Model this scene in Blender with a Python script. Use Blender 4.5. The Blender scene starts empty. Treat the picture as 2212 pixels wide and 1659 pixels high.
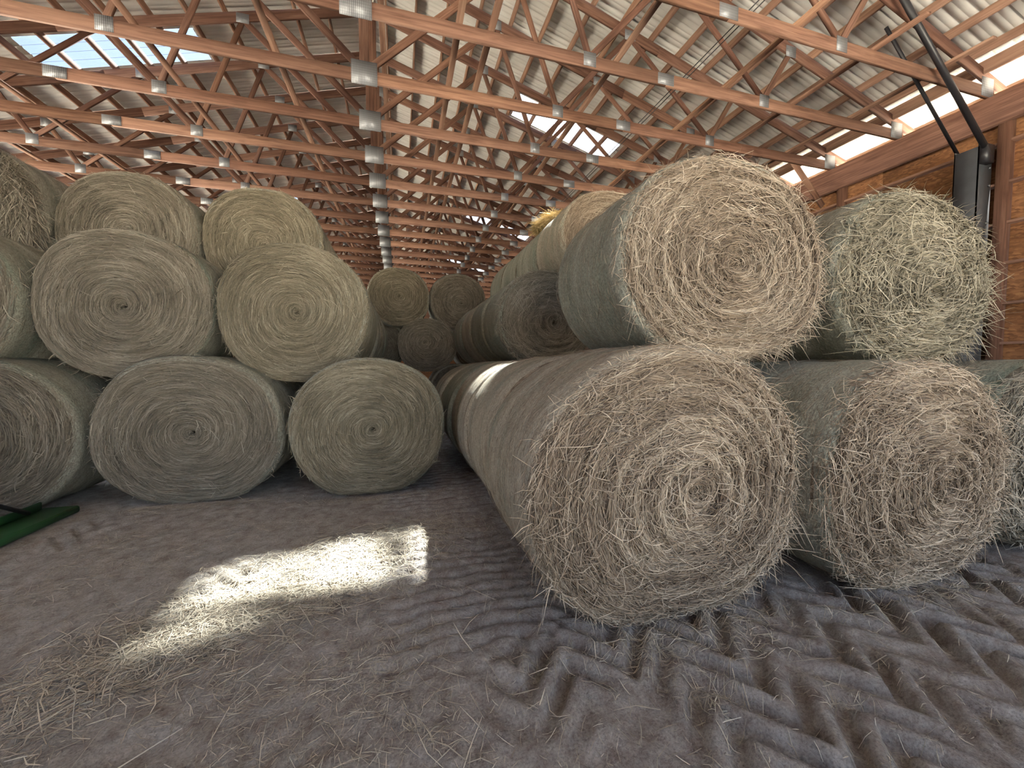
import bpy, math, numpy as np
from mathutils import Vector, Matrix

# ------------------------------------------------------------------ camera / world / light
S = bpy.context.scene
IMG_W, IMG_H, FOC = 2212.0, 1659.0, 840.0
CAM_H, YAW, PITCH = 1.55, math.radians(15.99), math.radians(2.69)
cd = bpy.data.cameras.new('camera'); cam = bpy.data.objects.new('camera', cd)
S.collection.objects.link(cam); S.camera = cam
cd.sensor_fit = 'HORIZONTAL'; cd.sensor_width = 36.0; cd.lens = 36.0 * FOC / IMG_W
cd.clip_start = 0.05; cd.clip_end = 500
cam.location = (0, 0, CAM_H); cam.rotation_euler = (math.pi / 2 - PITCH, 0, -YAW)

SUN = Vector((0.52, 0.845, 1.0)).normalized()
world = bpy.data.worlds.new('sky'); S.world = world; world.use_nodes = True
wn = world.node_tree; wn.nodes.clear()
sky = wn.nodes.new('ShaderNodeTexSky'); sky.sky_type = 'NISHITA'; sky.sun_disc = False
sky.sun_elevation = math.asin(SUN.z); sky.sun_rotation = math.atan2(SUN.x, SUN.y)
sky.air_density = 1.0; sky.dust_density = 2.4; sky.ozone_density = 1.4
bg = wn.nodes.new('ShaderNodeBackground'); bg.inputs['Strength'].default_value = 0.22
wo = wn.nodes.new('ShaderNodeOutputWorld')
hs = wn.nodes.new('ShaderNodeHueSaturation'); hs.inputs['Saturation'].default_value = 0.68
wn.links.new(sky.outputs[0], hs.inputs['Color']); wn.links.new(hs.outputs[0], bg.inputs['Color']); wn.links.new(bg.outputs[0], wo.inputs['Surface'])
sl = bpy.data.lights.new('sun', 'SUN'); sl.energy = 38.0; sl.angle = math.radians(1.5); sl.color = (1.0, 0.92, 0.78)
so = bpy.data.objects.new('sun', sl); S.collection.objects.link(so)
so.rotation_euler = (-SUN).to_track_quat('-Z', 'Y').to_euler(); so.location = SUN * 60
S.view_settings.view_transform = 'Standard'; S.view_settings.look = 'None'
S.view_settings.gamma = 1.0; S.view_settings.use_curve_mapping = False
S.view_settings.exposure = 2.1
S.cycles.max_bounces = 6; S.cycles.diffuse_bounces = 4; S.cycles.glossy_bounces = 2; S.cycles.transparent_max_bounces = 16
S.cycles.use_denoising = True; S.cycles.adaptive_threshold = 0.12; S.cycles.sample_clamp_indirect = 6.0

COL = S.collection
rng = np.random.default_rng(7)

# ------------------------------------------------------------------ helpers
def link(name, data=None, parent=None, loc=None, rot=None):
    o = bpy.data.objects.new(name, data); COL.objects.link(o)
    if parent is not None: o.parent = parent
    if loc is not None: o.location = loc
    if rot is not None: o.rotation_euler = rot
    return o

def tag(o, label=None, cat=None, group=None, kind=None):
    for k, v in (('label', label), ('category', cat), ('group', group), ('kind', kind)):
        if v: o[k] = v
    return o

def mesh_np(name, V, F, mat=None, smooth=False, attrs=None):
    """V (n,3), F list of (m,k) int arrays (quads and/or tris)"""
    if not isinstance(F, (list, tuple)): F = [F]
    F = [np.asarray(f, dtype=np.int32) for f in F if len(f)]
    me = bpy.data.meshes.new(name)
    V = np.asarray(V, dtype=np.float32)
    me.vertices.add(len(V)); me.vertices.foreach_set('co', V.ravel())
    loops = np.concatenate([f.ravel() for f in F])
    tot = np.concatenate([np.full(len(f), f.shape[1], np.int32) for f in F])
    st = np.concatenate([[0], np.cumsum(tot)[:-1]]).astype(np.int32)
    me.loops.add(len(loops)); me.loops.foreach_set('vertex_index', loops)
    me.polygons.add(len(tot)); me.polygons.foreach_set('loop_start', st); me.polygons.foreach_set('loop_total', tot)
    if smooth: me.polygons.foreach_set('use_smooth', np.ones(len(tot), bool))
    for k, a in (attrs or {}).items():
        a = np.asarray(a, np.float32)
        if a.ndim == 1:
            at = me.attributes.new(k, 'FLOAT', 'POINT'); at.data.foreach_set('value', a)
        else:
            at = me.attributes.new(k, 'FLOAT_VECTOR', 'POINT'); at.data.foreach_set('vector', a.ravel())
    me.update(calc_edges=True); me.validate()
    if mat: me.materials.append(mat)
    return me

BOXF = np.array([[0, 3, 2, 1], [4, 5, 6, 7], [0, 1, 5, 4], [1, 2, 6, 5], [2, 3, 7, 6], [3, 0, 4, 7]])
def box_vf(x0, x1, y0, y1, z0, z1):
    return np.array([[x0, y0, z0], [x1, y0, z0], [x1, y1, z0], [x0, y1, z0], [x0, y0, z1], [x1, y0, z1], [x1, y1, z1], [x0, y1, z1]], float)
def join(parts):
    V = []; F = []; n = 0
    for v, f in parts:
        V.append(v); F.append(np.asarray(f) + n); n += len(v)
    k = {}
    for f in F: k.setdefault(f.shape[1], []).append(f)
    return np.concatenate(V), [np.concatenate(x) for x in k.values()]
def chamfer_box(x0, x1, y0, y1, z0, z1, c=0.006):
    """box with chamfered long edges along x"""
    p = [(y0 + c, z0), (y1 - c, z0), (y1, z0 + c), (y1, z1 - c), (y1 - c, z1), (y0 + c, z1), (y0, z1 - c), (y0, z0 + c)]
    V = np.array([(x0, a, b) for a, b in p] + [(x1, a, b) for a, b in p], float)
    q = np.array([[i, (i + 1) % 8, (i + 1) % 8 + 8, i + 8] for i in range(8)])
    return V, [q, np.array([[7, 6, 5, 4, 3, 2, 1, 0], [8, 9, 10, 11, 12, 13, 14, 15]])]
def tube_vf(p0, p1, r, n=10):
    p0, p1 = np.array(p0, float), np.array(p1, float); d = p1 - p0; d /= np.linalg.norm(d)
    a = np.cross(d, [0, 0, 1.0]); 
    if np.linalg.norm(a) < .1: a = np.cross(d, [0, 1.0, 0])
    a /= np.linalg.norm(a); b = np.cross(d, a)
    t = np.linspace(0, 2 * np.pi, n, endpoint=False)
    c = np.outer(np.cos(t), a) * r + np.outer(np.sin(t), b) * r
    V = np.concatenate([p0 + c, p1 + c])
    q = np.array([[i, (i + 1) % n, (i + 1) % n + n, i + n] for i in range(n)])
    return V, [q, np.array([list(range(n))[::-1], list(range(n, 2 * n))])]
def vnoise(x, y, seed=0):
    """smooth value noise in 2-D, range -1..1"""
    r = np.random.default_rng(seed).random((64, 64)) * 2 - 1
    xi = np.floor(x).astype(int); yi = np.floor(y).astype(int); fx = x - xi; fy = y - yi
    fx = fx * fx * (3 - 2 * fx); fy = fy * fy * (3 - 2 * fy)
    a = r[xi % 64, yi % 64]; b = r[(xi + 1) % 64, yi % 64]; c = r[xi % 64, (yi + 1) % 64]; d = r[(xi + 1) % 64, (yi + 1) % 64]
    return (a * (1 - fx) + b * fx) * (1 - fy) + (c * (1 - fx) + d * fx) * fy
def fbm(x, y, seed=0, o=4):
    s = 0; a = 1.0
    for k in range(o): s = s + a * vnoise(x * 2 ** k + 13.7 * k, y * 2 ** k + 7.1 * k, seed + k); a *= .5
    return s
def sstep(a, b, x):
    t = np.clip((x - a) / (b - a), 0, 1); return t * t * (3 - 2 * t)

# ------------------------------------------------------------------ materials
class NT:
    def __init__(s, name, rough=0.8, spec=0.2):
        s.m = bpy.data.materials.new(name); s.m.use_nodes = True; s.t = s.m.node_tree
        s.b = s.t.nodes['Principled BSDF']; s.b.inputs['Roughness'].default_value = rough
        s.b.inputs['Specular IOR Level'].default_value = spec
    def n(s, typ, **kw):
        nd = s.t.nodes.new('ShaderNode' + typ)
        for k, v in kw.items():
            if k in nd.inputs: nd.inputs[k].default_value = v
            else: setattr(nd, k, v)
        return nd
    def l(s, a, b): s.t.links.new(a, b)
    def ramp(s, src, stops):
        r = s.n('ValToRGB'); e = r.color_ramp.elements
        while len(e) < len(stops): e.new(0.5)
        for q, (p, c) in zip(e, stops): q.position = p; q.color = (*c, 1)
        s.l(src, r.inputs['Fac']); return r.outputs['Color']
    def mix(s, fac, a, b, mode='MIX'):
        x = s.n('MixRGB', blend_type=mode)
        for i, v in ((0, fac), (1, a), (2, b)):
            if hasattr(v, 'node'): s.l(v, x.inputs[i])
            else: x.inputs[i].default_value = v if i == 0 else (*v, 1)
        return x.outputs[0]
    def mapped(s, src, scale):
        m = s.n('Mapping'); m.inputs['Scale'].default_value = scale; s.l(src, m.inputs['Vector']); return m.outputs[0]
    def noise(s, vec, scale, detail=4, rough=.6, dist=0.0):
        x = s.n('TexNoise', Scale=scale, Detail=detail, Roughness=rough, Distortion=dist); s.l(vec, x.inputs['Vector']); return x.outputs['Fac']
    def bump(s, src, strength, dist=0.01):
        x = s.n('Bump', Strength=strength, Distance=dist); s.l(src, x.inputs['Height']); s.l(x.outputs[0], s.b.inputs['Normal'])
    def col(s, c):
        if hasattr(c, 'node'): s.l(c, s.b.inputs['Base Color'])
        else: s.b.inputs['Base Color'].default_value = (*c, 1)

def hay_mat(name, dark, mid, light):
    t = NT(name, .9, .1); a = t.n('Attribute', attribute_name='pol').outputs['Vector']
    n1 = t.noise(t.mapped(a, (5, 5, 38)), 1.0, 5, .65, .25)
    n2 = t.noise(t.mapped(a, (16, 16, 95)), 1.0, 3, .7)
    oc = t.n('TexCoord').outputs['Object']
    n3 = t.noise(oc, 5.0, 3, .5)
    s = t.n('Math', operation='ADD'); t.l(n1, s.inputs[0]); t.l(n2, s.inputs[1])
    h = t.n('Math', operation='MULTIPLY'); t.l(s.outputs[0], h.inputs[0]); h.inputs[1].default_value = .5
    c = t.ramp(h.outputs[0], [(.34, dark), (.5, mid), (.68, light)])
    c = t.mix(.35, c, t.ramp(n3, [(.3, (.45, .42, .38)), (.7, (1, 1, 1))]), 'MULTIPLY')
    t.col(c); t.bump(h.outputs[0], .9, .03); return t.m
def straw_mat(name, dark, mid, light):
    t = NT(name, .75, .2); a = t.n('Attribute', attribute_name='tint').outputs['Fac']
    t.col(t.ramp(a, [(0, dark), (.5, mid), (1, light)])); return t.m
def wrap_mat(name, green, tan, light):
    t = NT(name, .7, .25); a = t.n('Attribute', attribute_name='pol').outputs['Vector']
    oc = t.n('TexCoord').outputs['Object']
    band = t.noise(t.mapped(a, (.5, .5, 5.5)), 1.0, 3, .6)
    c = t.ramp(band, [(.32, green), (.5, tan), (.68, light)])
    fib = t.noise(t.mapped(a, (22, 22, 150)), 1.0, 4, .75)
    net = t.noise(oc, 70.0, 3, .7)
    c = t.mix(.8, c, t.ramp(fib, [(.3, (.35, .33, .3)), (.62, (1.1, 1.1, 1.05))]), 'MULTIPLY')
    c = t.mix(.6, c, t.ramp(net, [(.35, (.4, .4, .38)), (.65, (1.15, 1.15, 1.1))]), 'MULTIPLY')
    t.col(c)
    s = t.n('Math', operation='ADD'); t.l(fib, s.inputs[0]); t.l(net, s.inputs[1]); t.bump(s.outputs[0], .6, .012); return t.m

HAY = {
 'tan': hay_mat('hay_tan', (.075, .054, .040), (.225, .170, .121), (.39, .315, .235)),
 'olive': hay_mat('hay_olive', (.066, .056, .040), (.185, .160, .113), (.33, .29, .21)),
 'grey': hay_mat('hay_grey', (.065, .056, .043), (.175, .152, .118), (.32, .28, .22)),
}
STRAW = {
 'tan': straw_mat('straw_tan', (.09, .063, .045), (.30, .230, .163), (.66, .56, .43)),
 'olive': straw_mat('straw_olive', (.082, .069, .047), (.25, .215, .15), (.55, .485, .36)),
 'grey': straw_mat('straw_grey', (.085, .072, .054), (.24, .21, .16), (.50, .445, .355)),
}
WRAP = {
 'tan': wrap_mat('wrap_tan', (.33, .34, .275), (.47, .405, .33), (.58, .52, .44)),
 'olive': wrap_mat('wrap_green', (.29, .305, .255), (.385, .375, .315), (.51, .50, .44)),
 'grey': wrap_mat('wrap_grey', (.25, .285, .24), (.35, .345, .29), (.48, .46, .40)),
}
def wood_mat(name, a, b, c):
    t = NT(name, .75, .25); oc = t.n('TexCoord').outputs['Object']; oi = t.n('ObjectInfo')
    v = t.n('VectorMath', operation='ADD'); t.l(oc, v.inputs[0]); t.l(oi.outputs['Random'], v.inputs[1])
    g = t.noise(t.mapped(v.outputs[0], (1.2, 26, 26)), 1.0, 5, .6, .6)
    k = t.noise(t.mapped(v.outputs[0], (2.2, 7, 7)), 1.0, 2, .5)
    col = t.ramp(g, [(.3, a), (.5, b), (.72, c)])
    col = t.mix(.5, col, t.ramp(k, [(.28, (.45, .38, .35)), (.45, (1, 1, 1))]), 'MULTIPLY')
    col = t.mix(.9, col, t.ramp(oi.outputs['Random'], [(0, (.78, .70, .66)), (.5, (1, 1, 1)), (1, (1.15, 1.1, 1.0))]), 'MULTIPLY')
    t.col(col); t.bump(g, .15, .004); return t.m
WOOD = wood_mat('truss_lumber', (.122, .062, .044), (.198, .108, .076), (.275, .16, .112))
WOOD_D = wood_mat('web_lumber', (.105, .052, .038), (.175, .092, .066), (.25, .145, .104))
WOOD_P = wood_mat('purlin_lumber', (.175, .094, .064), (.25, .142, .098), (.335, .208, .145))
def osb_mat():
    t = NT('strand_board', .8, .2); oc = t.n('TexCoord').outputs['Object']; oi = t.n('ObjectInfo')
    v = t.n('TexVoronoi', Scale=1.0); t.l(t.mapped(oc, (9, 16, 42)), v.inputs['Vector'])
    n = t.noise(oc, 3.0, 4)
    c = t.ramp(v.outputs['Color'], [(.1, (.15, .068, .032)), (.5, (.21, .10, .046)), (.9, (.29, .148, .068))])
    c = t.mix(.6, c, t.ramp(n, [(.3, (.6, .5, .45)), (.7, (1.1, 1.05, 1))]), 'MULTIPLY')
    t.col(c); t.bump(v.outputs['Distance'], .2, .004); return t.m
OSB = osb_mat()
def steel_mat(name, c, rough=.45, metal=.0):
    t = NT(name, rough, .5); t.b.inputs['Metallic'].default_value = metal
    n = t.noise(t.n('TexCoord').outputs['Object'], 6.0, 5)
    t.col(t.mix(.5, c, t.ramp(n, [(.3, (.6, .6, .6)), (.7, (1.2, 1.2, 1.2))]), 'MULTIPLY')); return t.m
STEEL = steel_mat('grey_painted_steel', (.085, .09, .10))
BLACK = steel_mat('black_steel', (.022, .022, .026), .4)
GREEN = steel_mat('green_paint', (.03, .13, .045), .45)
def plate_mat():
    t = NT('galvanised_plate', .45, .5); t.b.inputs['Metallic'].default_value = .35
    oc = t.n('TexCoord').outputs['Object']
    w = t.n('TexWave', Scale=14.0, Distortion=.4); t.l(oc, w.inputs['Vector'])
    w2 = t.n('TexWave', Scale=9.0, Distortion=.4, bands_direction='Z'); t.l(oc, w2.inputs['Vector'])
    m = t.mix(.5, w.outputs['Color'], w2.outputs['Color'], 'MULTIPLY')
    t.col(t.ramp(m, [(.1, (.15, .155, .165)), (.6, (.31, .32, .34))])); t.bump(m, .3, .004); return t.m
PLATE = plate_mat()
def roof_mat():
    t = NT('roof_metal', .5, .4); oc = t.n('TexCoord').outputs['Object']
    n = t.noise(t.mapped(oc, (.6, 9, 2)), 1.0, 4); n2 = t.noise(oc, .8, 3)
    c = t.ramp(n, [(.3, (.68, .67, .64)), (.7, (.77, .76, .73))])
    c = t.mix(.5, c, t.ramp(n2, [(.3, (.75, .74, .72)), (.7, (1, 1, 1))]), 'MULTIPLY'); t.col(c); return t.m
ROOF = roof_mat()
def pane_mat():
    t = NT('skylight_sheet', .3, .3); tr = t.n('BsdfTransparent'); tr.inputs[0].default_value = (.27, .31, .355, 1)
    mx = t.n('MixShader'); mx.inputs[0].default_value = .88
    t.b.inputs['Base Color'].default_value = (.7, .75, .8, 1)
    t.l(t.b.outputs[0], mx.inputs[1]); t.l(tr.outputs[0], mx.inputs[2])
    t.l(mx.outputs[0], t.t.nodes['Material Output'].inputs['Surface']); return t.m
PANE = pane_mat()
def dirt_mat():
    t = NT('packed_dirt', .95, .08); g = t.n('NewGeometry').outputs['Position']
    n1 = t.noise(g, .55, 3, .5); n2 = t.noise(g, 9.0, 6, .68, .3); n3 = t.noise(g, 85.0, 5, .75)
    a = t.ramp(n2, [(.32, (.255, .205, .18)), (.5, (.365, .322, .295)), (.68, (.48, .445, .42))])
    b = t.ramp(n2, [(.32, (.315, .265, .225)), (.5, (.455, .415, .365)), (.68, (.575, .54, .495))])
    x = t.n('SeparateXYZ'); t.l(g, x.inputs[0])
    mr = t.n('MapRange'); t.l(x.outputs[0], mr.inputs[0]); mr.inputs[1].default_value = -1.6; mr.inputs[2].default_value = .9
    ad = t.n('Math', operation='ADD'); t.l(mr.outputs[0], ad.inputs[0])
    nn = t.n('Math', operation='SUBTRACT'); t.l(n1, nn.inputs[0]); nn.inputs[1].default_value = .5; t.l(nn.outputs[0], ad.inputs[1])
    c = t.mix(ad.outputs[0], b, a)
    c = t.mix(.75, c, t.ramp(n3, [(.3, (.42, .40, .38)), (.5, (.95, .94, .92)), (.72, (1.35, 1.33, 1.3))]), 'MULTIPLY')
    t.col(c)
    s = t.n('Math', operation='ADD'); t.l(n2, s.inputs[0]); t.l(n3, s.inputs[1]); t.bump(s.outputs[0], .85, .022); return t.m
DIRT = dirt_mat()
def ground_mat():
    t = NT('dry_ground', .95, .05); g = t.n('NewGeometry').outputs['Position']
    t.col(t.ramp(t.noise(g, .4, 5), [(.3, (.46, .44, .39)), (.7, (.60, .58, .53))])); return t.m
GROUND = ground_mat()

# ------------------------------------------------------------------ the setting
XC, XR, XL = -0.48, 9.50, -10.46            # ridge line, right wall, left wall
Y0, Y1 = -4.0, 46.0
HEEL, PITCH_R = 6.22, 0.285
def topz(u): return HEEL + PITCH_R * (9.98 - abs(u))     # centre line of a top chord

# bale table: key, cx, front y, w, h, base z, length, swirl offset x z, look, strands, side strands, group key, label
BALES = [
 ('R1', 1.60, 1.92, 1.92, 1.70, 0, 1.22, .02, .0, 'tan', 26000, 9000, 'right', 'largest tan round hay bale, at the front of the right stack on the dirt floor'),
 ('R2', 3.47, 1.76, 1.85, 1.64, 0, 1.22, .05, -.02, 'tan', 20000, 6000, 'right', 'round hay bale on the floor immediately right of the largest front bale'),
 ('R3', 2.44, 2.42, 1.92, 1.57, 1.57, 1.20, .0, -.03, 'tan', 20000, 6000, 'right', 'large tan round hay bale resting on top of the two front right bales'),
 ('R4', 4.40, 2.34, 1.92, 1.51, 1.57, 1.22, .05, -.1, 'olive', 16000, 4000, 'right', 'olive shaggy round hay bale on the second tier nearest the board wall'),
 ('R5', 5.40, 1.85, 1.90, 1.66, 0, 1.22, 0, 0, 'grey', 9000, 3000, 'right', 'floor-level hay bale cut off by the right picture edge'),
 ('R2b', 3.47, 3.04, 1.85, 1.64, 0, 1.22, 0, 0, 'olive', 0, 600, 'right', 'green wrapped floor bale tucked behind the one right of the largest bale'),
 ('R4b', 4.42, 3.62, 1.90, 1.52, 1.56, 1.22, 0, 0, 'olive', 0, 600, 'right', 'green wrapped bale in the dark behind the olive shaggy one'),
 ('R1b', 1.62, 3.15, 1.86, 1.69, 0, 1.24, 0, 0, 'tan', 0, 3500, 'right', 'greenish hay bale second in the floor row, right behind the largest front bale'),
 ('R1c', 1.60, 4.42, 1.84, 1.66, 0, 1.24, 0, 0, 'tan', 0, 2000, 'right', 'third hay bale back in the floor row behind the largest front bale'),
 ('R1d', 1.56, 5.70, 1.80, 1.66, 0, 1.24, 0, 0, 'grey', 0, 800, 'right', 'fourth hay bale back in the floor row behind the largest front bale'),
 ('R1e', 1.54, 6.98, 1.80, 1.66, 0, 1.24, 0, 0, 'tan', 0, 500, 'right', 'fifth hay bale back in the floor row behind the largest front bale'),
 ('R6', 2.36, 6.05, 1.72, 1.60, 1.53, 1.22, .05, -.05, 'grey', 8000, 1500, 'right', 'round hay bale with lit rim on the second tier, behind the large tan one'),
 ('R6b', 2.36, 7.30, 1.74, 1.60, 1.53, 1.22, 0, 0, 'olive', 0, 800, 'right', 'dark banded hay bale directly behind the rim-lit second tier bale'),
 ('R6c', 2.34, 8.55, 1.74, 1.60, 1.53, 1.22, 0, 0, 'tan', 0, 600, 'right', 'hay bale third back on the right second tier, before the far end stack'),
 ('R6d', 2.30, 9.82, 1.74, 1.60, 1.53, 1.22, 0, 0, 'grey', 0, 500, 'right', 'hindmost hay bale of the right second tier, beside the far end stack'),
 ('R7', 3.32, 5.62, 1.86, 1.56, 2.8, 1.22, 0, 0, 'tan', 4000, 2500, 'right', 'front hay bale of the right third tier, brown, peeking over the large tan bale'),
 ('R8', 3.32, 6.88, 1.86, 1.56, 2.8, 1.22, 0, 0, 'grey', 0, 1500, 'right', 'grey third tier hay bale under the loose golden hay tuft'),
 ('R8b', 3.32, 8.14, 1.86, 1.56, 2.8, 1.22, 0, 0, 'grey', 0, 800, 'right', 'third tier hay bale one further back than the golden tuft'),
 ('R8c', 3.32, 9.40, 1.86, 1.56, 2.8, 1.22, 0, 0, 'grey', 0, 600, 'right', 'hindmost hay bale of the right third tier, sloping toward the far stack'),
 ('L1', -2.26, 5.10, 1.87, 1.71, 0, 1.22, .02, .0, 'grey', 13000, 2500, 'left', 'wide oval hay bale on the floor, left one of the two beside the sunlit patch'),
 ('L2', -0.36, 4.88, 1.78, 1.69, 0, 1.22, .02, 0, 'olive', 13000, 3500, 'left', 'round hay bale on the floor at the right end of the left stack'),
 ('L1b', -2.24, 6.36, 1.86, 1.70, 0, 1.22, 0, 0, 'grey', 0, 300, 'left', 'hay bale in the dark right behind the wide oval floor bale'),
 ('L2b', -0.36, 6.14, 1.78, 1.68, 0, 1.22, 0, 0, 'olive', 0, 500, 'left', 'floor bale just behind the right end bale of the left stack'),
 ('L8', -4.20, 5.14, 1.86, 1.68, 0, 1.22, 0, 0, 'grey', 8000, 1500, 'left', 'dim hay bale on the floor behind the green metal rail'),
 ('L3', -3.02, 5.50, 1.74, 1.73, 1.39, 1.22, .02, -.02, 'grey', 12000, 2000, 'left', 'oval second tier hay bale on the left, with torn hollow centre'),
 ('L4', -1.26, 5.42, 1.74, 1.74, 1.35, 1.22, .02, .0, 'olive', 12000, 3500, 'left', 'second tier hay bale with bright swirl above the right end of the left stack'),
 ('L4b', -1.26, 6.68, 1.72, 1.72, 1.37, 1.22, 0, 0, 'olive', 0, 1500, 'left', 'green wrapped hay bale directly behind the bright swirl bale'),
 ('L4c', -1.24, 7.94, 1.74, 1.72, 1.37, 1.22, 0, 0, 'grey', 0, 800, 'left', 'third hay bale back in the row of the bright swirl bale'),
 ('L4d', -1.22, 9.20, 1.74, 1.72, 1.37, 1.22, 0, 0, 'olive', 0, 500, 'left', 'fourth hay bale back in the row of the bright swirl bale'),
 ('L4e', -1.20, 10.44, 1.74, 1.72, 1.37, 1.16, 0, 0, 'grey', 0, 300, 'left', 'last dim hay bale of the left second tier, touching the far end stack'),
 ('L7', -4.74, 5.40, 1.72, 1.70, 1.39, 1.22, 0, 0, 'grey', 6000, 1500, 'left', 'second tier hay bale cut off by the left picture edge'),
 ('L5', -3.76, 7.00, 1.72, 1.76, 2.60, 1.22, .02, 0, 'grey', 8000, 1500, 'left', 'dull third tier hay bale on the left behind the hollow centred one'),
 ('L6', -2.03, 7.00, 1.72, 1.69, 2.65, 1.22, .02, -.05, 'olive', 8000, 1500, 'left', 'topmost right hay bale of the left stack, golden olive face'),
 ('L6b', -2.03, 8.26, 1.72, 1.67, 2.65, 1.22, 0, 0, 'olive', 0, 800, 'left', 'hay bale hidden behind the golden olive top bale, only its side showing'),
 ('L9', -5.48, 6.72, 1.78, 1.68, 2.82, 1.22, 0, 0, 'grey', 9000, 2500, 'left', 'shaggy third tier hay bale with hay hanging down at the left picture edge'),
 ('L9b', -5.48, 7.98, 1.78, 1.68, 2.82, 1.22, 0, 0, 'grey', 0, 1500, 'left', 'hay bale with pale net wrap just behind the shaggy hanging one'),
 ('B1', -0.02, 11.60, 1.72, 1.67, 2.68, 1.22, 0, 0, 'olive', 5000, 500, 'end', 'upper left bale of the three closing the far end of the aisle'),
 ('B2', 1.72, 11.92, 1.72, 1.66, 2.69, 1.22, .05, -.05, 'grey', 5000, 500, 'end', 'upper right bale of the three closing the far end of the aisle'),
 ('B4', -0.08, 11.62, 1.74, 1.66, 0, 1.22, 0, 0, 'grey', 0, 0, 'end', 'shadowed floor bale under the left of the far end stack'),
 ('B5', 1.66, 11.62, 1.74, 1.66, 0, 1.22, 0, 0, 'grey', 0, 0, 'end', 'shadowed floor bale under the right of the far end stack'),
 ('B6', -0.70, 12.25, 1.72, 1.60, 1.38, 1.22, 0, 0, 'grey', 0, 0, 'end', 'dim bale wedged behind and left of the lowest far end bale'),
 ('B7', 2.50, 12.25, 1.72, 1.58, 1.38, 1.22, 0, 0, 'grey', 0, 0, 'end', 'dim bale wedged behind and right of the lowest far end bale'),
 ('B3', 0.78, 11.60, 1.72, 1.56, 1.38, 1.22, -.05, .05, 'grey', 5000, 300, 'end', 'lowest visible bale of the three closing the far end of the aisle'),
]

# floor --------------------------------------------------------------
def floor_h(x, y):
    z = .016 * fbm(x * .9, y * .9, 3, 4) + .006 * fbm(x * 7, y * 7, 11, 3)
    wob = .10 * fbm(x * 1.7, y * .9, 21, 2)
    # tyre track with fine cross ripples running down the aisle
    tr = sstep(-.35, .05, x + .1 * vnoise(y * 1.5, y * 0, 5)) * (1 - sstep(.95, 1.25, x)) * sstep(1.6, 2.5, y)
    zig = .035 * np.abs(((x / .36) % 1.0) - .5) * 2
    g = .5 + .5 * np.cos(2 * np.pi * (y + zig + wob * .6 + .012 * vnoise(x * 9, y * 9, 44)) / .128)
    z = z + tr * (.014 - .042 * g ** 3) * (.75 + .35 * vnoise(x * 3, y * 3, 45))
    # tractor lug prints in front of the right stack
    lug = sstep(.2, .8, x) * (1 - sstep(1.75, 2.4, y)) + .5 * (1 - sstep(-.5, .4, x)) * sstep(.0, .6, fbm(x * .7, y * .9, 55, 2))
    lug = lug * sstep(-.6, .05, fbm(x * 1.1, y * 1.3, 33, 3))
    v = (y * .75 + .55 * np.abs(((x / .55) % 1.0) - .5) * .9 + wob * .4) / .17
    s = np.sin(2 * np.pi * v)
    z = z + lug * .040 * np.tanh(1.6 * s) * (.6 + .6 * fbm(x * 2.3, y * 2.3, 71, 2))
    # foot-sized hollows on the left
    for hx, hy, r, d in ((-1.75, 2.1, .16, .03), (-1.2, 2.3, .13, .025), (-1.55, 1.75, .15, .03), (-1.0, 1.85, .14, .025), (-2.1, 2.6, .2, .03), (-.75, 1.6, .12, .02)):
        z = z - d * np.exp(-(((x - hx) / r) ** 2 + ((y - hy) / (r * .6)) ** 2))
    return z
def axis(parts): return np.unique(np.concatenate([np.arange(a, b, s) for a, b, s in parts]).round(4))
gx = axis([(XL, -4.4, .35), (-4.4, -3.2, .06), (-3.2, 4.4, .0125), (4.4, 6, .05), (6, XR + .36, .35)])
gy = axis([(Y0, .9, .2), (.9, 3.3, .0115), (3.3, 7.2, .020), (7.2, 9, .06), (9, Y1 + .36, .45)])
GX, GY = np.meshgrid(gx, gy, indexing='ij')
GZ = floor_h(GX, GY)
nx, ny = len(gx), len(gy)
idx = np.arange(nx * ny).reshape(nx, ny)
Q = np.stack([idx[:-1, :-1], idx[1:, :-1], idx[1:, 1:], idx[:-1, 1:]], -1).reshape(-1, 4)
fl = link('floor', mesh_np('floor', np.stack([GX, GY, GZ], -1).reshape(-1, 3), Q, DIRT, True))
tag(fl, 'packed brown dirt barn floor with tyre tread prints', kind='structure')
gr = link('ground', mesh_np('ground', np.array([[-150, -150, -.12], [150, -150, -.12], [150, 150, -.12], [-150, 150, -.12]], float), np.array([[0, 1, 2, 3]]), GROUND))
tag(gr, 'dry bare ground outside the barn', kind='structure')

# roof ---------------------------------------------------------------
PW, YS = 0.85, 9.60                                   # sheet width, first skylight sheet
RZ = .26                                             # roof sheet above top-chord centre line
def sheet_mesh(name, u0, u1, side, mat):
    # profile along y with trapezoid ribs, swept from u0 (ridge side) to u1 (eave side)
    pts = []
    for k in range(4):
        o = k * PW / 4
        pts += [(o, 0), (o + .012, .017), (o + .034, .017), (o + .046, 0), (o + .12, 0), (o + .127, .003), (o + .137, .003), (o + .144, 0)]
    pts.append((PW + .004, 0)); pts = np.array(pts)
    V = []
    for u in (u0, u1):
        z = topz(u) + RZ
        V.append(np.stack([np.full(len(pts), XC + side * u), pts[:, 0], z + pts[:, 1]], -1))
    V = np.concatenate(V); n = len(pts)
    q = np.array([[i, i + 1, i + 1 + n, i + n] for i in range(n - 1)])
    return mesh_np(name, V, q, mat)
ceil = tag(link('ceiling', None, loc=(0, 0, 0)), 'gable roof of pale ribbed metal sheets on wooden purlins', kind='structure')
U_SK0, U_SK1, U_E = 3.38, 6.36, 10.60
nwin = 0
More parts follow.
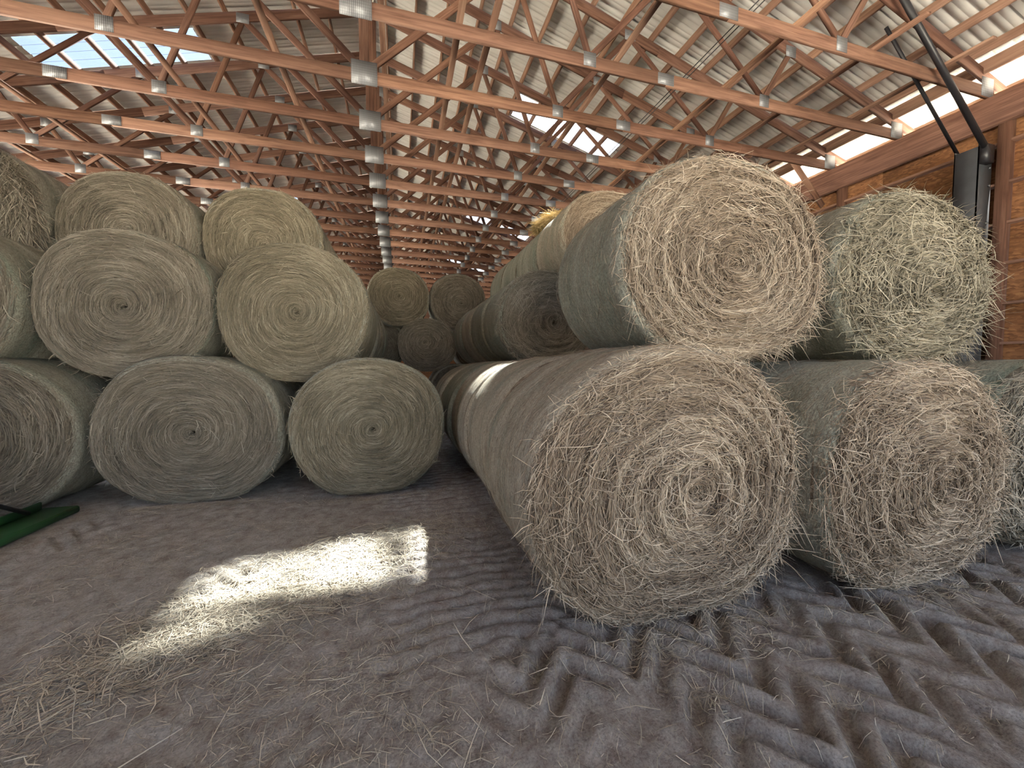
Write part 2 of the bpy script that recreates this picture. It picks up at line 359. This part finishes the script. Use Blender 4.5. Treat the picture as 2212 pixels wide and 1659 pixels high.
for side in (1, -1):
    full = sheet_mesh('roof_sheet', 0.02, U_E, side, ROOF)
    upm = sheet_mesh('roof_sheet_upper', 0.02, U_SK0 + .08, side, ROOF); lom = sheet_mesh('roof_sheet_lower', U_SK1 - .08, U_E, side, ROOF)
    pane = sheet_mesh('skylight_pane', U_SK0, U_SK1, side, PANE)
    k0 = int(math.floor((Y0 - YS) / PW)); k1 = int(math.ceil((Y1 - YS) / PW))
    for k in range(k0, k1):
        y = YS + k * PW
        if k >= 0 and k % 9 == 0 and y < 42:
            link('roof_sheet', upm, ceil, (0, y, 0)); link('roof_sheet', lom, ceil, (0, y, 0))
            nwin += 1
            w = tag(link('window_%d' % nwin, None, loc=(XC + side * 4.87, y + PW / 2, topz(4.87) + RZ)), 'translucent skylight sheet in the %s roof slope' % ('right' if side > 0 else 'left'), kind='structure')
            p = link('pane', pane, w); p.location = (-w.location.x, y - w.location.y, -w.location.z + .004)
        else:
            link('roof_sheet', full, ceil, (0, y, 0))
    # purlins
    L = Y1 - Y0
    pv, pf = chamfer_box(-L / 2, L / 2, -.022, .022, -.07, .07)
    pm = mesh_np('purlin', pv, pf, WOOD_P)
    us = list(np.arange(.28, 9.5, .61)) + [10.5]
    for u in us:
        o = link('purlin', pm, ceil, (XC + side * u, (Y0 + Y1) / 2, topz(u) + .175))
        o.rotation_euler = (side * -math.atan(PITCH_R) * 0, 0, math.pi / 2)
ev, ef = chamfer_box(-(Y1 - Y0) / 2, (Y1 - Y0) / 2, -.022, .022, -.11, .11)
em = mesh_np('eave_purlin', ev, ef, WOOD_P)
for side in (1, -1):
    link('eave_purlin', em, ceil, (XC + side * 9.70, (Y0 + Y1) / 2, topz(9.70) + .105), (0, 0, math.pi / 2))
rv, rf = join([(box_vf(-.3, .3, Y0, Y1, 0, .01), BOXF)])
link('ridge_cap', mesh_np('ridge_cap', rv, rf, ROOF), ceil, (XC, 0, topz(0) + RZ + .01))

# trusses ------------------------------------------------------------
MEM = {}
def member(key, p, q, depth, thick, mat, ext=0.0):
    """box from p to q in the truss plane (u, z); shared mesh, built along local x"""
    if key not in MEM:
        d = math.hypot(q[0] - p[0], q[1] - p[1]) + 2 * ext
        v, f = chamfer_box(-d / 2, d / 2, -thick / 2, thick / 2, -depth / 2, depth / 2, .005)
        MEM[key] = mesh_np(key, v, f, mat)
    a = math.atan2(q[1] - p[1], q[0] - p[0])
    return MEM[key], ((p[0] + q[0]) / 2, (p[1] + q[1]) / 2), a
ZB = 6.045                                           # centre of bottom chord
SPEC = []                                            # (name, mesh, u, dy, z, angle)
def add(name, key, p, q, depth, thick, mat, dy=0.0, ext=0.0):
    me, (u, z), a = member(key, p, q, depth, thick, mat, ext); SPEC.append((name, me, u, dy, z, a))
for i, (a, b) in enumerate(((-9.98, -4.55), (-4.55, 0), (0, 4.55), (4.55, 9.98))):
    add('bottom_chord', 'bottom_chord_%d' % i, (a, ZB), (b, ZB), .19, .042, WOOD)
for s in (-1, 1):
    add('top_chord', 'top_chord_%d' % s, (s * 10.5, topz(10.5)), (s * 5.3, topz(5.3)), .19, .042, WOOD_D)
    add('top_chord', 'top_chord_b%d' % s, (s * 5.3, topz(5.3)), (0, topz(0)), .19, .042, WOOD_D)
    add('web', 'web_a%d' % s, (0, ZB + .06), (s * 2.4, topz(2.4) - .05), .115, .040, WOOD_D, 0, -.02)
    add('web', 'web_b%d' % s, (s * 3.23, ZB + .06), (s * 2.4, topz(2.4) - .05), .09, .040, WOOD_D, 0, -.02)
    add('web', 'web_c%d' % s, (s * 3.23, ZB + .06), (s * 4.67, topz(4.67) - .05), .09, .040, WOOD_D, 0, -.02)
    add('web', 'web_d%d' % s, (s * 6.52, ZB + .06), (s * 4.67, topz(4.67) - .05), .09, .040, WOOD_D, 0, -.02)
    add('web', 'web_e%d' % s, (s * 6.52, ZB + .06), (s * 7.08, topz(7.08) - .05), .09, .040, WOOD, 0, -.02)
add('king_post', 'king_post', (0, ZB + .06), (0, topz(0) - .05), .14, .040, WOOD)
PL = {}
def plate(key, w, h, u, z):
    if key not in PL: PL[key] = mesh_np(key, box_vf(-w / 2, w / 2, -.002, .002, -h / 2, h / 2), BOXF, PLATE)
    SPEC.append(('gusset_plate', PL[key], u, -.0235, z, 0))
plate('plate_centre', .38, .36, 0, ZB + .04); plate('plate_ridge', .42, .26, 0, topz(0) - .05)
for s in (-1, 1):
    plate('plate_splice', .29, .17, s * 4.55, ZB); plate('plate_joint', .20, .20, s * 3.23, ZB + .03); plate('plate_joint', .20, .20, s * 6.52, ZB + .03)
    plate('plate_top', .22, .18, s * 2.4, topz(2.4) - .04); plate('plate_top', .22, .18, s * 4.67, topz(4.67) - .04); plate('plate_top', .22, .18, s * 7.08, topz(7.08) - .04)
    plate('plate_heel', .30, .30, s * 9.80, ZB + .07)
ORD = ['first', 'second', 'third', 'fourth', 'fifth', 'sixth', 'seventh', 'eighth', 'ninth', 'tenth', 'eleventh', 'twelfth', 'thirteenth', 'fourteenth', 'fifteenth', 'sixteenth', 'seventeenth', 'eighteenth', 'nineteenth', 'twentieth'] + ['twenty-' + o for o in ('first', 'second', 'third', 'fourth', 'fifth', 'sixth', 'seventh', 'eighth', 'ninth')] + ['thirtieth'] + ['thirty-' + o for o in ('first', 'second', 'third', 'fourth', 'fifth')]
TR0, TRS = 4.22, 1.22
for k in range(0, 34):
    y = TR0 + TRS * k
    if y > Y1 - .4: break
    lab = '%s wooden roof truss counted from the front, plated with grey gussets' % ORD[k]
    t = tag(link('roof_truss', None, loc=(XC, y, ZB - .095)), lab, 'truss', 'roof trusses')
    for (nm, me, u, dy, z, a) in SPEC:
        if k >= 20 and nm == 'gusset_plate' and abs(u) > 5: continue
        o = link(nm, me, t, (u, dy, z - (ZB - .095))); o.rotation_euler = (0, -a, 0)
# lengthwise lateral braces lying on the bottom chords, wires
bl = Y1 - 3.6
bv, bf = chamfer_box(-bl / 2, bl / 2, -.045, .045, -.02, .02, .004)
bme = mesh_np('lateral_brace', bv, bf, WOOD_P)
bplace = {-9.1: 'near the left eave', -7.7: 'second from the left eave', -6.2: 'third from the left eave', -3.4: 'left of the centre plates by three metres', -1.7: 'just left of the centre plates', -.20: 'beside the centre plates', .82: 'thin pale, right of the centre plates', 1.26: 'right of the thin pale one', 3.2: 'left of the twin wires', 5.22: 'third from the right eave', 6.7: 'second from the right eave', 8.1: 'nearest the right eave'}
for x, d in bplace.items():
    o = link('lateral_brace', bme, None, (x, 3.6 + bl / 2, ZB + .117), (0, 0, math.pi / 2))
    if abs(x + .2) < .01: o.location.z = ZB + .60
    tag(o, 'long wooden brace lying across the truss chords, %s' % d, 'brace', 'lengthwise braces')
for i, x in enumerate((4.40, 4.47)):
    v, f = tube_vf((0, 0, 0), (0, bl, 0), .007, 6)
    o = link('cable', mesh_np('cable', v, f, NTW if False else BLACK), None, (x, 3.6, ZB + .105))
    tag(o, 'thin dark wire along the trusses, %s of the pair' % ('left' if i == 0 else 'right'), 'cable', 'twin wires')

# walls --------------------------------------------------------------
def side_wall(name, x, sgn, lab, y0, y1, rows=5):
    w = tag(link(name, None, loc=(x, 0, 0)), lab, kind='structure')
    L = y1 - y0
    v, f = chamfer_box(-L / 2, L / 2, -.05, .05, -.24, .24, .006)
    link('header_beam', mesh_np('header_beam', v, f, WOOD_D), w, (-sgn * .10, (y0 + y1) / 2, 5.71), (0, 0, math.pi / 2))
    v, f = chamfer_box(-L / 2, L / 2, -.07, .07, -.02, .02, .004)
    gm = mesh_np('girt', v, f, WOOD)
    for k in range(9):
        z = .62 + .65 * k
        if z < 5.4 and z < rows * 1.22 + .1: link('girt', gm, w, (sgn * .0, (y0 + y1) / 2, z), (0, 0, math.pi / 2))
    pm = mesh_np('sheathing_panel', box_vf(-.006, .006, .0015, 2.4385, .0015, 1.2185), BOXF, OSB)
    y = y0
    while y < y1 - .2:
        for r in range(rows): link('sheathing_panel', pm, w, (sgn * .08, y, -.03 + r * 1.22))
        y += 2.44
    if rows == 5: link('siding', mesh_np('siding', box_vf(.0, .012, y0, y1, -.1, 5.98), BOXF, ROOF), w, (sgn * .10 + (0 if sgn > 0 else -.012), 0, 0))
    v, f = chamfer_box(0, 5.50, -.075, .075, -.065, .065, .006)
    pp = mesh_np('post', v, f, WOOD)
    y = 4.02 - 2.44 * 4
    while y < y1:
        if y > y0: link('post', pp, w, (-sgn * .02, y, 0.0), (0, -math.pi / 2, 0))
        y += 2.44
    return w
side_wall('wall_right', XR, 1, 'right barn wall of strand board with wooden girts and posts', Y0, Y1)
side_wall('wall_left', XL, -1, 'unseen left barn wall of strand board, cut low to brighten the ceiling', Y0, Y1, 2)  # unseen; upper part left open so outside light lifts the ceiling
wb = tag(link('wall_back', None, loc=(XC, Y1, 0)), 'far gable end wall of strand board', kind='structure')
v = np.array([[-9.98, 0, 0], [9.98, 0, 0], [9.98, 0, 6.4], [0, 0, 9.25], [-9.98, 0, 6.4]], float); v2 = v + [0, .02, 0]
link('gable_sheathing', mesh_np('gable_sheathing', np.concatenate([v, v2]), [np.array([[0, 1, 2, 3, 4], [9, 8, 7, 6, 5]])], OSB), wb)

wf = tag(link('wall_front_added', None, loc=(XL, Y0, 0)), 'unseen front end wall added to cut daylight around the open doorway', kind='structure')  # unseen wall behind the camera, added to limit the incoming daylight
for c in range(4):  # left panels added to keep doorway light off the left stack
    for r_ in range(5): link('sheathing_panel', mesh_np('front_light_blocker', box_vf(.0, 2.36, -.006, .006, .0, 1.22), BOXF, OSB), wf, (c * 2.362, 0, r_ * 1.222))
v = np.array([[.02, 0, 5.9], [19.9, 0, 5.9], [19.9, 0, 6.38], [9.98, 0, 9.22], [.02, 0, 6.38]], float)
link('gable_sheathing', mesh_np('gable_light_blocker', np.concatenate([v, v + [0, .02, 0]]), [np.array([[0, 1, 2, 3, 4], [9, 8, 7, 6, 5]])], OSB), wf)  # unseen gable added to shade the near ceiling
for r_ in range(5): link('sheathing_panel', mesh_np('right_light_blocker', box_vf(.0, 2.36, -.006, .006, .0, 1.22), BOXF, OSB), wf, (17.55, 0, r_ * 1.222))  # unseen panels added to darken the right wall and ceiling
# steel column with knee braces by the right wall
sc = tag(link('steel_column', None, loc=(9.22, 4.28, 0)), 'dark grey steel column with black knee braces against the board wall', 'column')
v, f = join([(box_vf(-.17, .17, -.15, -.135, 0, 5.13), BOXF), (box_vf(-.17, .17, .135, .15, 0, 5.13), BOXF), (box_vf(-.01, .01, -.135, .135, 0, 5.13), BOXF), (box_vf(-.17, -.155, -.15, .15, 0, 5.10), BOXF)])
link('shaft', mesh_np('column_shaft', v, f, STEEL), sc)
v, f = tube_vf((-.04, -.20, 4.98), (-2.62, -.20, 7.22), .042, 10); kb = link('knee_brace', mesh_np('knee_brace', v, f, BLACK), sc)
v, f = tube_vf((-.05, .17, 5.15), (-1.9, .17, 6.80), .026, 8); link('knee_brace', mesh_np('knee_brace_rear', v, f, BLACK), sc)
v, f = join([(box_vf(-.17, .02, -.24, -.15, 4.82, 5.10), BOXF)]); link('bracket', mesh_np('brace_bracket', v, f, BLACK), sc)
for z in (5.05, 4.78, 4.5, 3.9, 3.3):
    v, f = tube_vf((.10, -.15, z), (.10, -.172, z), .018, 6); link('bolt', mesh_np('bolt', v, f, PLATE), sc)
v, f = chamfer_box(-.68, .68, -.02, .02, -.07, .07, .004)
o = link('knee_brace', mesh_np('wood_knee_brace', v, f, WOOD_P), None, (8.74, 6.70, 5.62), (0, math.radians(43), 0))
tag(o, 'short wooden knee brace from a truss chord down to the right wall', 'brace')

# green implement rail at the left
gi = tag(link('implement_frame', None, loc=(-3.40, 4.4, .02)), 'green painted metal implement frame on the floor at the left edge', 'farm implement')
v, f = chamfer_box(-1.05, 1.05, -.15, .15, 0, .07, .015)
link('base_rail', mesh_np('base_rail', v, f, GREEN), gi, (.0, -.35, 0), (0, 0, math.pi / 2))
v, f = chamfer_box(-1.0, 1.0, -.012, .012, .07, .15, .006); link('rail_lip', mesh_np('rail_lip', v, f, GREEN), gi, (-.13, -.35, 0), (0, 0, math.pi / 2))
v, f = tube_vf((-.16, -.15, .06), (-.16, -.15, .55), .025, 8); link('upright', mesh_np('upright', v, f, BLACK), gi)
v, f = tube_vf((-.16, -.15, .50), (-.08, .45, .10), .02, 8); link('strut', mesh_np('strut', v, f, BLACK), gi)
v, f = chamfer_box(-.2, .2, -.06, .06, -.1, .1, .02); link('head_bracket', mesh_np('head_bracket', v, f, GREEN), gi, (-.22, -.25, .56), (0, 0, math.pi / 2))

# ------------------------------------------------------------------ hay bales
def bale_shape(w, h, seed, ground):
    r = np.random.default_rng(seed); ph = r.random(4) * 6.28; am = r.random(4) * np.array([.012, .014, .010, .007])
    rx, rz = w / 2, h / 2
    def ring(th):
        e = 2 / 2.18
        c, s = np.cos(th), np.sin(th)
        x = np.sign(c) * np.abs(c) ** e; z = np.sign(s) * np.abs(s) ** e
        m = 1 + sum(am[i] * np.sin((i + 2) * th + ph[i]) for i in range(4)) - .012
        x, z = x * rx * m, z * rz * m
        if ground:                                   # slumped flat on the floor
            zf = -rz + .045; z = np.where(z < zf + .05, zf + .05 - .05 * np.tanh((zf + .05 - z) / .05), z)
        return x, z
    return ring
def bale_surf(w, h, L, ox, oz, seed, ground, ragged=1.0):
    ring = bale_shape(w, h, seed, ground); R = (w + h) / 4; rs = .11; ps = 1 - rs / R
    rr = np.random.default_rng(seed + 99); b = .05 + .05 * rr.random(); wind = rr.choice([-1, 1])
    p1, p2 = rr.random(2) * 6.28
    def face(rho, th, full=True):
        rx, rz = ring(th); rc = np.minimum(rho, 1.25)
        x = rx * rc + ox * w * (1 - np.minimum(rho, 1)); z = rz * rc + oz * h * (1 - np.minimum(rho, 1))
        t = np.clip((rho - ps) / (1 - ps), 0, 1)
        y = -L / 2 - b * (1 - np.clip(rho / ps, 0, 1) ** 2) * (rho < ps) + rs * (1 - np.sqrt(np.maximum(1 - t * t, 0)))
        k = np.clip(rho * 8, 0, 1) * (1 - t)
        y = y + ragged * k * (.014 * np.sin(2 * np.pi * (rho * 7.5) - wind * th + p1) + .018 * fbm(x * 2.2 + p1 * 7, z * 2.2 + p2 * 5, seed % 50, 3))
        y = y + .07 * np.exp(-(rho / .06) ** 2) * ragged
        return x, y, z
    return ring, face, rs, wind, b
def grid_faces(nr, nt, flip=False):
    i = np.arange(nr - 1)[:, None]; j = np.arange(nt)[None, :]; j2 = (j + 1) % nt
    q = np.stack([i * nt + j, i * nt + j2, (i + 1) * nt + j2, (i + 1) * nt + j], -1).reshape(-1, 4)
    return q[:, ::-1] if flip else q
def ribbons(P, W, tint):
    """P (n,k,3) centre lines, W (n,k,3) half-width vectors -> V, F, tint per vertex"""
    n, k, _ = P.shape
    V = np.stack([P - W, P + W], 2).reshape(-1, 3)
    base = (np.arange(n) * k * 2)[:, None]; s = (np.arange(k - 1) * 2)[None, :]; a = base + s
    return V, np.stack([a, a + 1, a + 3, a + 2], -1).reshape(-1, 4), np.repeat(tint, k * 2)
def norm(a): return a / np.maximum(np.linalg.norm(a, axis=-1, keepdims=True), 1e-9)

def build_bale(spec, seed):
    key, cx, yf, w, h, zb, L, ox, oz, look, ns, nside, grp, label = spec
    ground = zb < .1; r = np.random.default_rng(seed)
    shag = {'R4': 1.6, 'R1': 1.25, 'R2': 1.35, 'R3': 1.2, 'L9': 2.2}.get(key, 1.0 if key[0] == 'R' else .6)
    ring, face, rs, wind, b = bale_surf(w, h, L, ox, oz, seed, ground, 1.0)
    zc = (h / 2 - .045) if ground else h / 2
    root = tag(link('hay_bale', None, loc=(cx, yf + L / 2, zb)), label, 'hay bale', {'right': 'round hay bales of the right stack', 'left': 'round hay bales of the left stack', 'end': 'round hay bales closing the aisle'}[grp])
    big = ns > 9000
    nt = 128 if big else 72
    th = np.linspace(0, 2 * np.pi, nt, endpoint=False)
    # hay roll: front face + core + back face
    rho = np.concatenate([[.004], np.linspace(.03, .88, 40 if big else 20), np.linspace(.9, 1, 7)])
    V = []; A = []
    for q in rho:
        x, y, z = face(np.full(nt, q), th); V.append(np.stack([x, y, z], -1)); A.append(np.stack([np.cos(th), np.sin(th), np.full(nt, q)], -1))
    rx, rz = ring(th)
    for q, y in [(.995, -L / 2 + rs + .02), (.995, L / 2 - rs), (.96, L / 2 - .03), (.88, L / 2), (.02, L / 2 + .03)]:
        V.append(np.stack([rx * q, np.full(nt, y), rz * q], -1)); A.append(np.stack([np.cos(th), np.sin(th), np.full(nt, q)], -1))
    nr = len(V); V = np.concatenate(V) + [0, 0, zc]; A = np.concatenate(A)
    link('hay_roll', mesh_np('hay_roll', V, [grid_faces(nr, nt), np.array([list(range(nt))]), np.array([list(range((nr - 1) * nt, nr * nt))[::-1]])], HAY[look], True, {'pol': A}), root)
    # net wrap sleeve over the round side, turned in over the shoulders
    V = []; A = []; prof = []
    for t in np.linspace(.25, 1, 5): prof.append((1 - (rs / ((w + h) / 4)) * (1 - math.sin(t * math.pi / 2)), -L / 2 + rs * (1 - math.cos(t * math.pi / 2)) ))
    prof += [(1, y) for y in np.linspace(-L / 2 + rs + .03, L / 2 - rs, 26)]
    for t in np.linspace(.9, .3, 4): prof.append((1 - (rs / ((w + h) / 4)) * (1 - math.sin(t * math.pi / 2)), L / 2 - rs * (1 - math.cos(t * math.pi / 2))))
    for q, y in prof:
        lump = 1 + .006 * np.sin(y * 11 + seed) + .004 * fbm(th * 6 / 6.28 * 2, np.full(nt, y * 6 + seed), 9, 2) + .006
        V.append(np.stack([rx * q * lump, np.full(nt, y), rz * q * np.where(rz < -h / 2 + .08, 1, lump)], -1)); A.append(np.stack([np.cos(th), np.sin(th), np.full(nt, y / L + seed * 1.7)], -1))
    nr = len(V)
    link('net_wrap', mesh_np('net_wrap', np.concatenate(V) + [0, 0, zc], grid_faces(nr, nt), WRAP[{'R2': 'olive', 'R3': 'olive'}.get(key, look)], True, {'pol': np.concatenate(A)}), root)
    # straw lying on the end face
    RV = []; RF = []; RT = []; off = 0
    def push(P, Wd, tint):
        nonlocal off
        v, f, t = ribbons(P, Wd, tint); RV.append(v); RF.append(f + off); RT.append(t); off += len(v)
    far = math.hypot(cx, yf)
    wmul = 1.0 if far < 4.5 else (1.35 if far < 7 else (1.7 if far < 10 else 2.4))
    if ns:
        n = ns; R = (w + h) / 4; K = 4
        rho0 = np.sqrt(r.random(n)) * 1.0; rho0 = np.clip(rho0, .015, .995); th0 = r.random(n) * 6.2832
        ln = r.gamma(4, .032 if far < 4.5 else .045, n).clip(.03, .34)
        loose = r.random(n) < (.10 * shag if key[0] == 'R' else .03 * shag)
        dev = np.where(loose, r.normal(0, .8, n), r.normal(0, .19 if key[0] == 'R' else .10, n) + .10 * wind)
        # patches where the hay is ruffled
        ruff = sstep(.25, .8, fbm(np.cos(th0) * rho0 * 3 + seed, np.sin(th0) * rho0 * 3, seed % 40, 2)); dev = dev + ruff * r.normal(0, .35 if key[0] == 'R' else .15, n)
        tt = np.linspace(-.5, .5, K)[None, :]
        arc = np.minimum(ln, rho0 * R * 2.4)
        thp = th0[:, None] + tt * (arc * np.cos(dev) / np.maximum(rho0 * R, .04))[:, None] * wind
        rhp = np.abs(rho0[:, None] + tt * (ln * np.sin(dev) / R)[:, None])
        x, y, z = face(rhp, thp)
        lift = np.where(loose, .006 + np.abs(r.normal(0, .016 * shag, n)), np.abs(r.normal(.002, .007, n)))
        cv = np.where(loose, r.normal(0, .04 * shag, n), r.normal(0, .012, n))
        y = y - lift[:, None] + (tt ** 2 * 4 - .3) * np.abs(cv)[:, None] - tt * cv[:, None] * .8 * loose[:, None]
        P = np.stack([x, y, z], -1) + [0, 0, zc]
        d = norm(np.gradient(P, axis=1)); nn = norm(np.array([0, -1., 0]) + r.normal(0, .45, (n, 1, 3)))
        hw = (r.uniform(.0011, .0026, n) * wmul)[:, None, None] * np.array([.6, 1, 1, .45])[None, :, None]
        lf, la = (24, .17) if key[0] == 'R' else (46, .12)
        lay = fbm(rho0 * lf - wind * th0 / 6.2832 * 1.5, np.cos(th0) * 1.3 + 3, 5 + seed % 7, 3)
        tint = np.clip(.46 + r.normal(0, .13, n) + np.where(loose, .14, 0) + la * lay + .10 * fbm(x[:, 0] * 3 + 9, z[:, 0] * 3 + seed, 8, 2), 0, 1)
        push(P, norm(np.cross(d, nn)) * hw, tint)
        # fringe poking out of the rim
        n = int(ns * .05 * shag); th0 = r.random(n) * 6.2832
        if shag > 1.1: th0 = np.where(r.random(n) < .5, r.normal(-.6, .7, n), th0)
        ln = r.gamma(3, .03 * shag, n).clip(.03, .30); ln = np.where((np.sin(th0) < -.6) & ground, ln * .45, ln); K = 3; tt = np.linspace(0, 1, K)[None, :]
        r0 = r.uniform(.93, 1.0, n); ang = r.normal(0, .9, n)
        rhp = r0[:, None] + tt * (ln * np.cos(ang) * .55 / R)[:, None]; thp = th0[:, None] + tt * (ln * np.sin(ang) / R)[:, None]
        rxp, rzp = ring(thp); x = rxp * rhp; z = rzp * rhp
        y = -L / 2 + rs * .6 - r.uniform(0, .06, n)[:, None] - tt * (ln * r.uniform(-.1, .7, n))[:, None]
        zz = z + zc - tt ** 2 * (ln * .25)[:, None]
        if ground: zz = np.maximum(zz, .012)
        P = np.stack([x, y, zz], -1); d = norm(np.gradient(P, axis=1)); nn = norm(r.normal(0, 1, (n, 1, 3)) + np.array([0, -1., 0]))
        hw = (r.uniform(.0010, .0022, n) * wmul)[:, None, None] * np.array([1, 1, .4])[None, :, None]
        push(P, norm(np.cross(d, nn)) * hw, np.clip(r.beta(2.6, 2, n) + .1, 0, 1))
    if nside:
        n = nside; K = 3; th0 = r.random(n) * 6.2832; y0 = r.uniform(-L / 2 + .06, L / 2 - .05, n)
        ln = r.gamma(3, .022, n).clip(.02, .2); dev = r.normal(0, .35, n); tt = np.linspace(-.5, .5, K)[None, :]; R = (w + h) / 4
        thp = th0[:, None] + tt * (ln * np.cos(dev) / R)[:, None]; yp = y0[:, None] + tt * (ln * np.sin(dev))[:, None]
        rxp, rzp = ring(thp); q = 1.012 + np.abs(r.normal(0, .005, n))[:, None] + (.3 - tt ** 2) * .01
        P = np.stack([rxp * q, yp, rzp * np.where(rzp < -h / 2 + .09, 1, q) + zc], -1)
        nn = norm(np.stack([rxp, yp * 0, rzp], -1) + r.normal(0, .25, (n, 1, 3))); d = norm(np.gradient(P, axis=1))
        hw = (r.uniform(.0008, .0018, n) * wmul)[:, None, None] * np.array([.6, 1, .5])[None, :, None]
        push(P, norm(np.cross(d, nn)) * hw, np.clip(r.beta(2, 2.6, n), 0, 1))
    if key == 'L9':                                  # hay hanging down from the front
        n = 4200; K = 5; th0 = r.uniform(-.2, 1.9, n); tt = np.linspace(0, 1, K)[None, :]; ln = r.uniform(.15, .75, n)
        rxp, rzp = ring(th0); ph = r.normal(0, .12, (n, 1)); P = np.stack([rxp[:, None] * .97 + ph * tt + .06 * np.sin(tt * 5 + ph * 40), -L / 2 + .03 - .10 * np.sin(tt * 2.2) - r.uniform(0, .14, n)[:, None], rzp[:, None] * .97 - tt * ln[:, None] + zc], -1)
        d = norm(np.gradient(P, axis=1)); hw = np.full((n, K, 1), .003); push(P, norm(np.cross(d, norm(r.normal(0, 1, (n, 1, 3))))) * hw, r.beta(2, 2.4, n))
    if RV:
        o = link('loose_straw', mesh_np('loose_straw', np.concatenate(RV), np.concatenate(RF), STRAW[look], False, {'tint': np.concatenate(RT)}), root); o['kind'] = 'stuff'
    return root
for i, sp in enumerate(BALES): build_bale(sp, 100 + i * 17)

# loose golden tuft on the third tier bale -----------------------------
def straw_heap(name, label, cat, c, rad, hgt, n, ln, mat, wd, kind=None, fn=None):
    r = np.random.default_rng(int(abs(c[0]) * 100) + n); K = 3
    a = r.random(n) * 6.2832; q = np.sqrt(r.random(n)); x = q * np.cos(a) * rad[0]; y = q * np.sin(a) * rad[1]
    z = (1 - q ** 2) * hgt * r.random(n)
    di = r.random(n) * 6.2832; el = r.normal(0, .35, n); l = r.gamma(4, ln / 4, n)
    D = np.stack([np.cos(di) * np.cos(el), np.sin(di) * np.cos(el), np.sin(el)], -1)
    tt = np.linspace(-.5, .5, K)[None, :, None]
    P = np.stack([x, y, z], -1)[:, None, :] + D[:, None, :] * tt * l[:, None, None]; P[..., 2] += (.25 - tt[..., 0] ** 2) * l[:, None] * .3
    if fn is not None: P[..., 2] = np.maximum(P[..., 2], fn(P[..., 0], P[..., 1]))
    d = norm(np.gradient(P, axis=1)); W = norm(np.cross(d, norm(r.normal(0, 1, (n, 1, 3)) + [0, 0, 1.0]))) * (r.uniform(.5, 1, n) * wd)[:, None, None]
    v, f, t = ribbons(P, W, np.clip(r.beta(2.4, 2, n), 0, 1))
    o = link(name, mesh_np(name, v, f, mat, False, {'tint': t}), None, c); return tag(o, label, cat, None, kind)
GOLD = straw_mat('straw_gold', (.30, .20, .08), (.60, .44, .20), (.85, .70, .40))
straw_heap('hay_tuft', 'loose golden hay tuft on top of the grey third tier bale', 'hay tuft', (3.0, 7.45, 4.31), (.40, .55), .30, 3200, .24, GOLD, .004, None, lambda x, y: np.minimum(.04, .04 - .5 * np.maximum(.1 - x, 0)))

# straw scattered over the floor ----------------------------------------
FS = [[], [], [], 0]
def floor_straw(n, pos, ln, wd, seed, lift):
    r = np.random.default_rng(seed); K = 3; x, y = pos(r, n)
    l = r.gamma(3, ln / 3, n).clip(.015, .45); a = r.random(n) * np.pi; bend = r.normal(0, .12, n)
    tt = np.linspace(-.5, .5, K)[None, :]
    px = x[:, None] + np.cos(a)[:, None] * tt * l[:, None] - np.sin(a)[:, None] * (tt ** 2) * (bend * l)[:, None] * 2
    py = y[:, None] + np.sin(a)[:, None] * tt * l[:, None] + np.cos(a)[:, None] * (tt ** 2) * (bend * l)[:, None] * 2
    z = floor_h(px, py) + .004 + np.abs(r.normal(0, lift, n))[:, None] + tt * r.normal(0, .12, n)[:, None] * l[:, None]
    z = np.maximum(z, floor_h(px, py) + .002)
    P = np.stack([px, py, z], -1); d = norm(np.gradient(P, axis=1))
    W = norm(np.cross(d, norm(np.array([0, 0, 1.0]) + r.normal(0, .4, (n, 1, 3))))) * (r.uniform(.5, 1.0, n) * wd)[:, None, None] * np.array([.7, 1, .5])[None, :, None]
    v, f, t = ribbons(P, W, np.clip(r.beta(2.4, 2.2, n), 0, 1))
    FS[0].append(v); FS[1].append(f + FS[3]); FS[2].append(t); FS[3] += len(v)
FST = straw_mat('floor_straw', (.20, .16, .12), (.44, .38, .29), (.72, .65, .52))
def patch(r, n):
    q = r.normal(0, 1, n); s = r.normal(0, 1, n)
    return -.80 + q * .55 + s * .12, 2.95 + q * .25 + s * .36
def foot(r, n):
    k = r.integers(0, 4, n); c = np.array([[1.6, 1.9], [3.4, 1.75], [-.36, 4.85], [-2.2, 5.05]])[k]
    return c[:, 0] + r.normal(0, .55, n), c[:, 1] - np.abs(r.normal(0, .10, n))
def clump(r, n):                                     # stems gathered in loose streaks
    x = r.uniform(-2.6, 3.6, n * 6); y = 1.15 + 3.2 * r.random(n * 6) ** 1.3
    keep = np.argsort(-(fbm(x * 1.6, y * 2.4, 91, 3) + r.normal(0, .35, n * 6) - .18 * x))[:n]
    return x[keep], y[keep]
floor_straw(10000, patch, .10, .0026, 1, .008)                    # thick where the sun patch falls
floor_straw(9000, lambda r, n: (r.uniform(-3.2, 4.6, n) - .6 * r.random(n), .95 + 4.2 * r.random(n) ** 1.4), .040, .0017, 2, .003)
floor_straw(6000, clump, .06, .0018, 6, .004)
floor_straw(320, lambda r, n: (r.uniform(-2.2, 2.6, n), 1.25 + 1.5 * r.random(n)), .16, .0024, 3, .004)
floor_straw(2200, foot, .09, .0020, 4, .006)
o = link('loose_straw', mesh_np('floor_straw', np.concatenate(FS[0]), np.concatenate(FS[1]), FST, False, {'tint': np.concatenate(FS[2])}))
tag(o, 'loose straw strewn over the dirt floor, thickest in the sun patch', 'straw', None, 'stuff')
